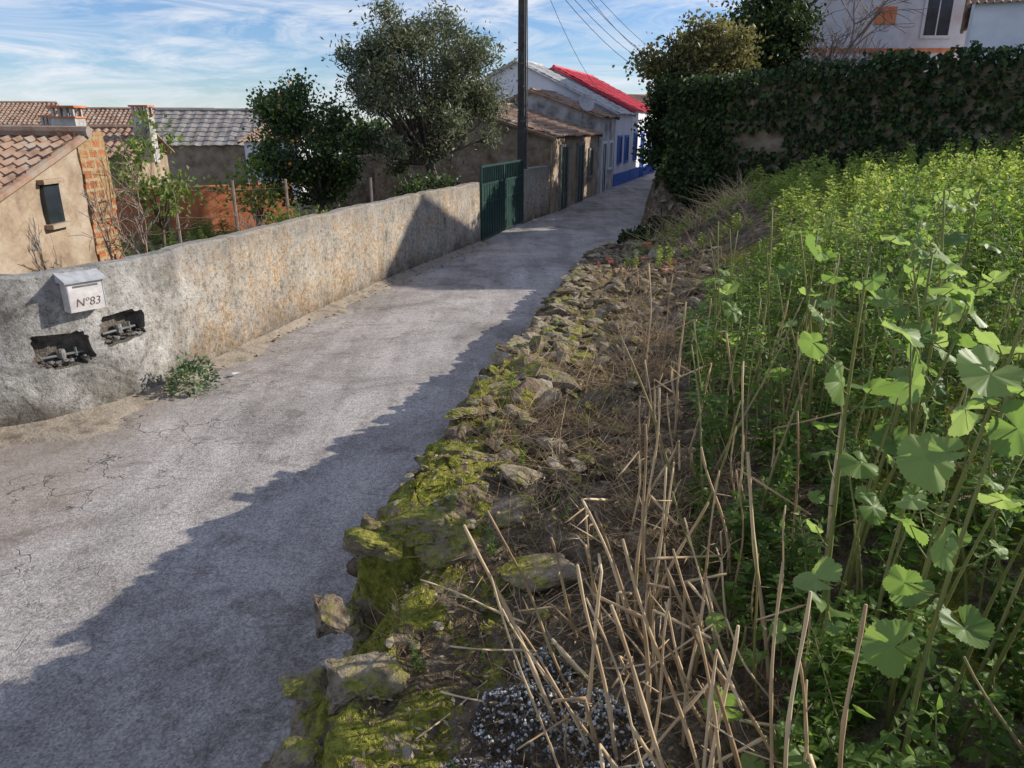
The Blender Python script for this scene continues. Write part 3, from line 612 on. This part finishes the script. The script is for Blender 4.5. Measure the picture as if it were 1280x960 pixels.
def weed_plant(h,leafT_,nb,lsize,step,bare=.25,sides=4,stem_r=.006,lean=.08):
    B=Buf(); top=np.array([rng.normal()*lean*h,rng.normal()*lean*h,h]); k=8
    cv=rng.normal(size=2)*.05*h
    main=[np.array([top[0]*t*t+cv[0]*math.sin(3*t),top[1]*t*t+cv[1]*math.sin(3*t),h*t]) for t in np.linspace(0,1,k)]
    stems=[(main,bare,stem_r)]
    for i in range(nb):
        t0=rng.uniform(bare*.8,.85); p=np.array([top[0]*t0*t0,top[1]*t0*t0,h*t0]); az=rng.uniform(0,6.28); L_=h*rng.uniform(.15,.4)*(1.1-t0*.6)
        dx=np.array([math.cos(az),math.sin(az),0]); stems.append(([p+dx*L_*.55*s**.8+np.array([0,0,L_*.85*s**1.3]) for s in np.linspace(0,1,5)],.15,stem_r*.55))
    for pts,b0,r in stems:
        pts=np.array(pts); V_,a,f=tube(pts,np.linspace(r,r*.35,len(pts)),sides,False); B.add(V_,None,f,rng.uniform(.1,.8),1)
        L_=np.linalg.norm(np.diff(pts,axis=0),axis=1).sum(); nn=max(3,int(L_*(1-b0)/step)); ts=np.linspace(b0,1,nn)
        D=[];P=[];S_=[];ph=rng.uniform(0,6)
        for i,t in enumerate(ts):
            x=t*(len(pts)-1); j=min(int(x),len(pts)-2); p=pts[j]*(1-(x-j))+pts[j+1]*(x-j)
            for s_ in range(2 if t<.93 else 4):
                az=ph+i*1.57+s_*(3.14 if t<.93 else 1.57)+rng.normal()*.3; el=rng.uniform(-.3,.5)+(.5 if t>.9 else 0)
                D.append((math.cos(az)*math.cos(el),math.sin(az)*math.cos(el),math.sin(el))); P.append(p); S_.append(lsize*rng.uniform(.6,1.25)*(1.15-.55*t))
        D=np.array(D);P=np.array(P);S_=np.array(S_)
        B.inst(leafT_,orient(D)*S_[:,None,None],P+D*S_[:,None]*.15,np.clip(rng.normal(.42,.22,len(S_)),0,1),0)
    return B.flat()
near_w=[weed_plant(1,LEAF,6,.075,.042,.3) for i in range(7)]+[weed_plant(1,NARROW,7,.085,.04,.3) for i in range(3)]
low_w=[weed_plant(.45,LEAF,6,.07,.035,.05) for i in range(5)]
far_w=[weed_plant(.7,QL,8,.10,.055,.05,3) for i in range(6)]
def place(B,fl,x,y,z,s,sz=None,tilt=.1):
    R=rot3(rng.normal()*tilt,rng.normal()*tilt,rng.uniform(0,6.28))@np.diag([s,s,sz or s]); B.addflat(fl,R,(x,y,z),rng.normal()*.15)
def xw(y): return float(np.interp(y,[-1,1.2,1.6,2.7,3.8,5.2,7.5,11.3,14,18],[1.0,.92,.85,.85,1.02,1.3,1.95,3.9,4.6,5.2]))
WB=Buf(); cnt=0
while cnt<370:
    y=1.0+7.5*rng.random()**.9; x=xw(y)+abs(rng.normal())*.12+rng.uniform(0,1)**1.1*min(5.5,y*.95+1)
    if math.hypot(x,y)<1.9 : continue
    if y<3.0 and rng.random()<.35: continue
    e_=min(1,(x-xw(y))/1.2); hh=(.5+.55*e_)*rng.uniform(.65,1.15)
    if y<2.8: hh*=.75
    place(WB,near_w[rng.integers(10)],x,y,bz(x,y)-.02,.85,hh,.13); cnt+=1
for i in range(430):
    y=1.2+5*rng.random()**1.3; x=xw(y)-.05+rng.uniform(0,1)*min(4,y*.8+.6)
    if math.hypot(x,y)<1.4: continue
    place(WB,low_w[rng.integers(5)],x,y,bz(x,y)-.02,rng.uniform(.4,.9))
for i in range(60):
    y=rng.uniform(1.5,11); x=xr(y)+rng.uniform(.1,1.3); place(WB,low_w[rng.integers(5)],x,y,bz(x,y)-.01,rng.uniform(.12,.35))
WB.build('tall_weed_patch',[G1,G_STEM])
FB=Buf()
for i in range(1300):
    y=rng.uniform(7,20); x=xw(y)+.1+rng.uniform(0,1)*(.75*y+1.0-xw(y)*.5)
    e_=min(1,.45+(x-xw(y))/2.5)
    place(FB,far_w[rng.integers(6)],x,y,bz(x,y)-.05,rng.uniform(.6,1.15),rng.uniform(.5,1.1)*e_)
for i in range(150):
    y=rng.uniform(13,21.5); x=xr(y)+1.0+rng.uniform(0,1)*3
    place(FB,far_w[rng.integers(6)],x,y,bz(x,y)-.05,rng.uniform(.3,.8),rng.uniform(.3,.6))
FB.build('field_weeds',[G_FIELD,G_STEM])
def mallow(x,y,h,nl,seed,lean=(0,0),stems=1,ls=1.0):
    rs=np.random.default_rng(seed); B=Buf(); z0=bz(x,y)-.03
    for s_ in range(stems):
        lx,ly=lean[0]+rs.normal()*.16*(s_>0),lean[1]+rs.normal()*.15*(s_>0); hh=h*(1 if s_==0 else rs.uniform(.7,.95))
        pts=np.array([(x+lx*t*t+.02*math.sin(5*t+seed),y+ly*t*t+.02*math.cos(4*t),z0+hh*t) for t in np.linspace(0,1,14)])
        V_,a,f=tube(pts,np.linspace(.010,.004,14),7); B.add(V_,a,f,.35,1)
        for i in range(nl):
            t=1-(i/nl)**1.15*.65; q=t*13; j=min(int(q),12); p=pts[j]*(1-(q-j))+pts[j+1]*(q-j)
            az=i*2.4+rs.normal()*.4; L_=rs.uniform(.06,.16)*(1.0 if t<.93 else .5); d=np.array([math.cos(az),math.sin(az),rs.uniform(.1,.8)]); d/=np.linalg.norm(d)
            e_=p+d*L_; mid=p+d*L_*.5+np.array([0,0,-.01]); V_,a,f=tube([p,mid,e_],[.0028,.0022,.002],5); B.add(V_,a,f,.3,1)
            r_=rs.choice([.03,.045,.06,.075])*rs.uniform(.85,1.15)*ls*(1.0 if t<.95 else .55); up=nrm(np.array([.25,.0,.8])+rs.normal(size=3)*.5)
            R=frames(np.array([[d[0],d[1],-.35]]),up[None])*r_; B.inst(MALS[rs.integers(9)],R,e_[None],np.array([rs.uniform(.1,1)]),0)
    return B.build('mallow_plant',[G_MAL,G_STEM],smooth=True)
mallow(1.04,2.12,1.64,15,1,(.0,.05)); mallow(1.10,1.62,1.35,14,2,(.06,.05)); mallow(1.22,1.9,1.5,13,3,(.1,0),1,1.1); mallow(1.35,2.5,1.45,13,4,(.1,.1),2)
mallow(1.75,3.0,1.45,13,5,(0,.1),2); mallow(1.45,3.4,1.25,13,6,(-.1,.1)); mallow(2.2,3.6,1.4,12,7,(0,0),2); mallow(2.5,4.4,1.3,12,8,(0,0),2); mallow(1.25,4.3,.9,10,9,(-.1,0)); mallow(.95,1.95,.6,7,10,(0,0)); mallow(.85,1.75,.3,6,21,(-.1,0),1,.8); mallow(.8,2.2,.35,6,22,(0,0),1,.8); mallow(3.0,5.4,1.2,12,23,(0,0),2); mallow(2.0,5.0,1.0,10,24,(0,0))
B=Buf()
for i in range(80):
    y=rng.uniform(1.6,4.6); x=xw(y)+rng.uniform(-.1,1.3); h=rng.uniform(.6,1.2)
    if math.hypot(x,y)<1.65: continue
    z0=bz(x,y)-.03; lx,ly=rng.normal(size=2)*.14
    pts=[(x+lx*t+.010*math.sin(6*t+i),y+ly*t,z0+h*t) for t in np.linspace(0,1,9)]
    V_,a,f=tube(pts,np.linspace(rng.uniform(.004,.010),.003,9),6); B.add(V_,a,f,rng.uniform(0,.95),0)
B.build('bare_green_stems',[G_STEM],smooth=True)
B=Buf()
def stalk(x,y,h,lx,ly,r,brk=False,tint=.6):
    z0=bz(x,y)-.03; n_=14; pts=[]; ph=rng.uniform(0,6); am=rng.uniform(.003,.014)
    for t in np.linspace(0,1,n_): pts.append(np.array([x+lx*t+am*math.sin(7*t+ph),y+ly*t+am*math.sin(6*t+ph*2),z0+h*t]))
    if brk:
        k=rng.integers(7,12); d=np.array([rng.normal()*.6,rng.normal()*.5,rng.uniform(-.7,.2)]); d/=np.linalg.norm(d); L_=rng.uniform(.03,.07)*h
        for j in range(k,n_): pts[j]=pts[k-1]+d*(j-k+1)*L_
    rad=np.full(n_,r)*np.where(np.arange(n_)%4==0,1.25,.95)*np.linspace(1.15,.65,n_)
    V_,a,f=tube(pts,rad,6); tt=np.clip(tint+rng.normal()*.1+.15*np.sin(np.arange(len(V_))*.13+ph),0,1.1); B.add(V_,a,f,tt,0)
    for q in range(rng.integers(0,3)):
        j=rng.integers(4,12); p=pts[j]; d=np.array([rng.normal()*.6,rng.normal()*.6,rng.uniform(-.3,.8)])*rng.uniform(.04,.13); V_,a,f=tube([p,p+d*.5,p+d],[r*.5,r*.4,r*.2],4); B.add(V_,a,f,tint,0)
for i in range(66):
    y=rng.uniform(1.35,2.6); x=rng.uniform(.12,.9)+.08*(y-1.4)
    stalk(x,y,rng.uniform(.4,1.0),-rng.uniform(-.06,.34),rng.normal()*.10,rng.uniform(.004,.008),rng.random()<.35,rng.uniform(.35,1.05))
for i in range(30):
    y=rng.uniform(2.2,4.8); x=xw(y)+rng.uniform(-.35,.5); stalk(x,y,rng.uniform(.5,1.05),rng.normal()*.14,rng.normal()*.1,rng.uniform(.004,.0075),rng.random()<.35,rng.uniform(.3,1))
for i in range(22):
    y=rng.uniform(1.5,3.0); x=rng.uniform(-.1,.7); stalk(x,y,rng.uniform(.05,.2),-rng.uniform(-.4,.5),rng.normal()*.35,.0045,False,rng.uniform(.3,1))
B.build('dry_cane_stalks',[G_DRY],smooth=True)
B=Buf()
def brush(cx,cy,r,h,n_,t0,t1,rad=.0018):
    for i in range(n_):
        an=rng.uniform(0,6.28); rr=r*math.sqrt(rng.random()); x=cx+rr*math.cos(an); y=cy+rr*math.sin(an); z=bz(x,y); d=rng.normal(size=3)*np.array([.9,.9,.3])+np.array([0,0,.6]); d*=h*rng.uniform(.4,1)
        c_=rng.normal(size=3)*.2*h; V_,a,f=tube([(x,y,z),np.array([x,y,z])+d*.5+c_*.5,np.array([x,y,z])+d+c_*.3],[rad,rad*.8,rad*.3],3,False); B.add(V_,None,f,rng.uniform(t0,t1),0)
brush(.3,4.0,.5,.28,560,.1,.9); brush(.5,5.2,.5,.2,350,.2,.9); brush(.35,2.9,.5,.22,360,.0,.7); brush(1.35,6.4,.35,.45,240,.2,.9); brush(1.1,5.3,.3,.4,200,0,.8)
brush(1.2,8.3,.8,.2,260,.2,.9); brush(2.3,9.8,.9,.3,350,.1,.9); brush(.5,2.1,.6,.15,350,0,.7); brush(.9,3.1,.4,.3,300,0,.8); brush(-.3,2.6,.3,.12,120,0,.6); brush(2.4,12,1.2,.3,400,.2,.9,.003)
brush(4.3,17,1.3,.5,500,.2,1,.005); brush(4.8,19,1.1,.6,400,.3,1,.005); brush(3.6,14.5,1.0,.4,350,.2,1,.004)
B.build('dry_twig_brush',[G_DRY])
P=[];D=[];Sx=[]
for i in range(11000):
    y=rng.uniform(1.2,6) if rng.random()<.7 else rng.uniform(6,15); x=xr(y)+rng.uniform(.3,1.9+.15*y)
    P.append((x,y,bz(x,y)+rng.uniform(.002,.03))); D.append(rng.normal(size=3)*np.array([1,1,.35])); Sx.append(rng.uniform(.01,.045))
P=np.array(P);D=nrm(np.array(D));Sx=np.array(Sx); B=Buf(); B.inst(QN,orient(D,.8,.6)*Sx[:,None,None],P,rng.uniform(0,1,len(P))); B.build('dead_leaf_litter',[G_LITTER])
B=Buf(); P=[];D=[];Sx=[]
for i in range(24000):
    y=rng.uniform(1.0,11)
    if rng.random()<.6: y=rng.uniform(1.2,4.5)
    d=abs(rng.normal())*.3+.02 if rng.random()<.75 else rng.uniform(.1,1.2); x=xr(y)+d
    if fbm(x*2.2,y*2.2,7)<.02: continue
    P.append((x,y,bz(x,y)-.002)); dd=rng.normal(size=3)*.6+np.array([0,0,1.1]); D.append(dd); Sx.append(rng.uniform(.010,.03))
P=np.array(P);D=nrm(np.array(D));Sx=np.array(Sx)
B.inst(QN,orient(D)*Sx[:,None,None],P,rng.uniform(0,1,len(P))); B.build('moss_tufts',[G_GRASS])
B=Buf(); bm=bmesh.new(); bmesh.ops.create_icosphere(bm,subdivisions=1,radius=1); SV=np.array([v.co[:] for v in bm.verts]); SF=[[v.index for v in f.verts] for f in bm.faces]; bm.free()
P=[]
for (cx,cy,r,h) in ((.02,2.05,.15,.12),(.0,1.7,.17,.12),(.27,1.95,.16,.13),(.3,1.6,.2,.12),(.12,2.25,.12,.06),(-.15,1.8,.1,.06)):
    for i in range(int(r*r*34000)):
        an=rng.uniform(0,6.28); rr=r*math.sqrt(rng.random())*(1+.25*fbm(math.cos(an)*2+cx*9,math.sin(an)*2)); x=cx+rr*math.cos(an); y=cy+rr*math.sin(an); k=max(0,1-(rr/r)**2)
        P.append((x,y,bz(x,y)+h*k**.6+.03*fbm(x*14,y*14,4)+rng.uniform(-.006,.006)))
P=np.array(P); R=frames(rng.normal(size=(len(P),3)),rng.normal(size=(len(P),3)))*rng.uniform(.003,.0085,len(P))[:,None,None]*np.array([1.2,1,.6])[None,None,:]
B.inst((SV,SF,[]),R,P,np.where(rng.random(len(P))<.55,rng.uniform(0,.4,len(P)),rng.uniform(.45,.9,len(P)))); B.build('snail_shell_heap',[M_SHELL])
# ------------------------------------------------------------ trees
M_FRUIT=simple('orange_fruit',(.6,.2,.02),(.7,.28,.03),8,.4,.2,.002)
def tree(name,base,fork,cc,rad,nclump,nleaf,T,size,mat,cl=.38,trunk=.14,flat=.3,bark=M_BARK,seed=0,shell=.35,fr=None):
    rs=np.random.default_rng(seed); E=empty(name); B=Buf(); base=np.array(base,float);fork=np.array(fork,float);cc=np.array(cc,float);rad=np.array(rad,float)
    mid=(base+fork)/2+rs.normal(size=3)*.08; V_,a,f=tube([base,mid,fork],[trunk*1.25,trunk,trunk*.85],9); B.add(V_,a,f)
    cls=[]
    while len(cls)<nclump:
        d=nrm(rs.normal(size=3)); r_=rs.uniform(shell,1.0)**.6; k=1+.34*fbm(d[0]*1.9+seed,d[1]*1.9,d[2]*1.9); cls.append(cc+d*rad*r_*k)
    for c_ in cls:
        m1=fork*.6+c_*.4+rs.normal(size=3)*.15*rad.mean()*.5; V_,a,f=tube([fork,m1,(m1+c_)/2+rs.normal(size=3)*.06,c_],[trunk*.4,trunk*.22,trunk*.12,trunk*.04],5,False); B.add(V_,None,f)
        for q in range(4):
            e_=c_+rs.normal(size=3)*cl*.8; V_,a,f=tube([m1*.3+c_*.7,(c_+e_)/2,e_],[trunk*.07,trunk*.05,trunk*.02],3,False); B.add(V_,None,f)
    B.build('trunk_and_limbs',[bark],E,smooth=True)
    L=Buf(); P=[];TN=[]
    for c_ in cls:
        n_=int(nleaf*rs.uniform(.5,1.4)); P.append(c_+rs.normal(size=(n_,3))*cl*rs.uniform(.6,1.15)*np.array([1,1,.75])); TN.append(np.clip(rs.normal(rs.uniform(.3,.65),.2,n_),0,1))
    P=np.concatenate(P);TN=np.concatenate(TN); k=P[:,2]>.15; P=P[k];TN=TN[k]; D=rs.normal(size=P.shape)
    S_=rs.uniform(.7,1.3,len(P))*size; L.inst(T,frames(D,rs.normal(size=P.shape)+np.array([0,0,flat]))*S_[:,None,None],P,TN); L.build('crown',[mat],E)
    if fr:
        Fb=Buf(); P=np.array([c_+rs.normal(size=3)*cl for c_ in cls[:fr]]); Fb.inst((SV,SF,[]),np.repeat(np.eye(3)[None]*.045,len(P),0),P,np.full(len(P),.5)); Fb.build('fruit',[M_FRUIT],E,smooth=True)
    return E
tree('olive_tree',(-2.0,21,-.1),(-2.25,21.1,1.9),(-2.6,21.2,3.85),(2.2,1.9,1.9),105,300,QN,.13,G_OLIVE,.28,.15,seed=3)
tree('orange_tree',(-4.9,20,-.1),(-5.0,20,1.0),(-5.1,20,2.4),(1.55,1.4,1.5),62,230,QL,.11,G_ORANGE,.25,.09,seed=5,fr=25)
tree('garden_shrub',(-7.5,16,-.1),(-7.4,16,.8),(-7.4,16,2.0),(.7,.8,1.1),22,45,QL,.12,G_LIGHT,.2,.04,seed=7)
tree('garden_shrub',(-6.3,19,-.1),(-6.3,19,.6),(-6.4,19,1.4),(.8,.7,.7),16,50,QL,.12,G_LIGHT,.22,.04,seed=8)
tree('garden_shrub',(-4.6,17.5,-.1),(-4.6,17.5,.3),(-4.6,17.5,.6),(1.2,.7,.4),24,70,QL,.1,G_LIGHT,.2,.03,seed=10)
tree('garden_shrub',(-2.3,19.3,-.1),(-2.3,19.3,.6),(-2.2,19.5,1.25),(.8,.6,.4),18,80,QL,.1,G_ORANGE,.2,.03,seed=11)
tree('ivy_covered_tree',(6.0,26,1),(6.0,26,3),(6.1,26,4.3),(1.6,1.6,1.6),75,260,QL,.15,G_IVYB,.28,.2,seed=12)
tree('ivy_covered_tree',(4.9,24.3,1),(4.9,24.3,1.8),(5.0,24.4,2.7),(.75,.9,1.35),55,240,QL,.14,G_IVY,.22,.15,seed=13)
tree('laurel_tree',(9.6,31,1),(9.6,31,4),(9.7,31,5.4),(1.5,1.6,2.5),60,240,QL,.2,G_IVY,.4,.2,seed=14)
L=Buf(); P=[];TN=[];Sx=[]
for i in range(46):
    x=rng.uniform(-75,0); y=rng.uniform(60,85); h=rng.uniform(1.6,3.6); n_=260
    q=rng.normal(size=(n_,3)); q=nrm(q)*rng.uniform(.4,1,(n_,1)); P.append(np.array([x,y,h*.5])+q*np.array([2.8,2,h*.62])); TN.append(rng.uniform(0,.8,n_)); Sx.append(np.full(n_,.75))
P=np.concatenate(P);TN=np.concatenate(TN);Sx=np.concatenate(Sx); L.inst(QL,frames(rng.normal(size=P.shape),rng.normal(size=P.shape))*Sx[:,None,None],P,TN); L.build('distant_trees',[G_ORANGE])
def bare(name,base,h,seed,spread=.5,r0=.07,depth=5,mat=M_BARK,minr=.006):
    rs=np.random.default_rng(seed); B=Buf()
    def rec(p,d,L_,r,k):
        n_=4; pts=[p]
        for i in range(n_): d=nrm(d+rs.normal(size=3)*.13+np.array([0,0,.04])); pts.append(pts[-1]+d*L_/n_)
        V_,a,f=tube(pts,np.linspace(r,max(r*.6,minr*.7),n_+1),5 if k>2 else 3,False); B.add(V_,None,f)
        if k>0:
            for j in range(rs.integers(2,4)+(k>2)):
                q=pts[rs.integers(1 if k==depth else 2,n_+1)]; rec(q,nrm(d+rs.normal(size=3)*spread),L_*rs.uniform(.6,.85),max(r*.6,minr),k-1)
    rec(np.array(base,float),np.array([0,0,1.]),h*.3,r0,depth); return B.build(name,[mat],smooth=True)
for (x,y,s) in ((11.6,29,1),(13.2,30,2)): bare('bare_tree',(x,y,1.2),8.5,s,.55,.12,5,M_TWIG,.014)
for (x,y,h,s) in ((-6.5,12.3,3.4,3),(-7.0,14.4,3.8,4),(-8.4,15,3.8,9),(-5.6,16,2.0,5),(-3.2,16.5,1.7,14)): bare('bare_tree',(x,y,0),h,s,.35,.035,4,M_TWIG,.007)
VB=Buf()
for i in range(340):
    x=rng.uniform(-10,-3.0); y=rng.uniform(13,21)
    if x>np.interp(y,LY,LX)-.6: continue
    place(VB,far_w[rng.integers(6)],x,y,-.05,rng.uniform(.5,1.1),rng.uniform(.3,.95))
VB.build('vegetable_patch',[G_LIGHT,G_STEM])
B=Buf()
for (x,y) in ((-7.6,17.2),(-6.4,17.6),(-5.3,18),(-8.6,19),(-3.4,18.5),(-6.9,20.5)):
    V_,a,f=tube([(x,y,-.1),(x,y,.8),(x,y,1.7)],.035,6); B.add(V_,a,f)
for z in (.9,1.5):
    V_,a,f=tube([(-7.6,17.2,z),(-6.4,17.6,z-.02),(-5.3,18,z)],.006,4); B.add(V_,a,f)
B.build('vine_trellis',[M_TWIG])
B=Buf(); cx,cy=-3.66,8.05; D=[];P=[];Sx=[]
for i in range(620):
    d=nrm(rng.normal(size=3)); d[2]=abs(d[2]); r_=rng.uniform(.3,1)**.5*(1+.3*fbm(d[0]*2,d[1]*2,d[2]*2)); P.append(np.array([cx,cy,.03])+d*np.array([.27,.27,.40])*r_); D.append(d+rng.normal(size=3)*.5); Sx.append(rng.uniform(.03,.07))
G_SUC=leafmat('wall_plant_leaf',[(.0,(.04,.08,.04)),(.5,(.11,.18,.08)),(1,(.22,.30,.15))],.2)
B.inst(LEAF,orient(np.array(D))*np.array(Sx)[:,None,None],np.array(P),rng.uniform(0,1,620)); B.build('wall_foot_plant',[G_SUC])
e=Buf(); V,F,_=rock(77); e.add(V*np.array([.09,.06,.02])+np.array([-3.35,8.55,.06]),F,None); e.build('litter_scrap',[M_WHITE])
# ------------------------------------------------------------ ivy wall
IP=path([(4.75,22.6),(5.2,21.4),(8,19.2),(11,17.2),(16,14.8),(21,13)],.25); IT=nrm(np.gradient(IP,axis=0)); IN=np.stack([IT[:,1],-IT[:,0]],-1)
for i in range(len(IN)):
    if IN[i]@(-IP[i])<0: IN[i]*=-1
def itop(i): return 3.9+.45*min(1,i/35)+.25*fbm(IP[i][0]*1.2,IP[i][1]*1.2,4)
iv=empty('ivy_covered_wall'); V=[];F=[];R_=8
for i in range(len(IP)):
    tp=itop(i)-.12
    for k in range(5): z=.8+(tp-.8)*k/4; V.append((*(IP[i]+IN[i]*.03*fbm(IP[i][0],z*2)),z))
    for z in (tp,1.6,.8): V.append((*(IP[i]-IN[i]*.45),z))
for i in range(len(IP)-1):
    for k in range(R_-1): a=i*R_+k; F.append((a,a+R_,a+R_+1,a+1))
b=Buf(); b.add(V,None,F); b.build('stone_core',[M_STONEWALL],iv)
P=[];D=[];TN=[]
for _ in range(23000):
    i=rng.integers(len(IP)-1) if rng.random()<.9 else rng.integers(8); t=rng.random(); p=IP[i]*(1-t)+IP[i+1]*t; tp=itop(i); z=rng.uniform(.9,tp)
    g=fbm(p[0]*.7,z*1.1,2)
    if g<-.30 and z<3.0 and 6<p[0]<9: continue
    th=.10+.24*max(0,fbm(p[0]*1.5,p[1],z*1.5)+.4)
    if rng.random()<.22: z=tp+rng.uniform(-.1,.25); o_=rng.uniform(-.5,.25)
    else: o_=rng.uniform(0,th)
    q=p+IN[i]*o_; P.append((q[0],q[1],z)); D.append((rng.normal()*.5+IN[i][0]*.4,rng.normal()*.5+IN[i][1]*.4,-.6+rng.normal()*.4)); TN.append(rng.uniform(0,1))
P=np.array(P);D=np.array(D); U=np.array([[-.3,-.8,.5]])+rng.normal(size=P.shape)*.45
b=Buf(); b.inst(QL,frames(D,U)*(rng.uniform(.10,.2,len(P))[:,None,None]),P,np.array(TN)); b.build('ivy_leaves',[G_IVY],iv)
P=[];D=[]
for _ in range(12000):
    y=rng.uniform(17.5,26); x=xr(y)+abs(rng.normal())*1.2+.3
    if fbm(x*.9,y*.9,11)<-.1: continue
    P.append((x,y,bz(x,y)+rng.uniform(0,.22))); D.append(rng.normal(size=3)+np.array([0,0,.4]))
P=np.array(P);D=np.array(D); b=Buf(); b.inst(QL,orient(nrm(D))*(rng.uniform(.07,.15,len(P))[:,None,None]),P,rng.uniform(0,1,len(P))); b.build('bank_ivy',[G_IVY])
print('done')
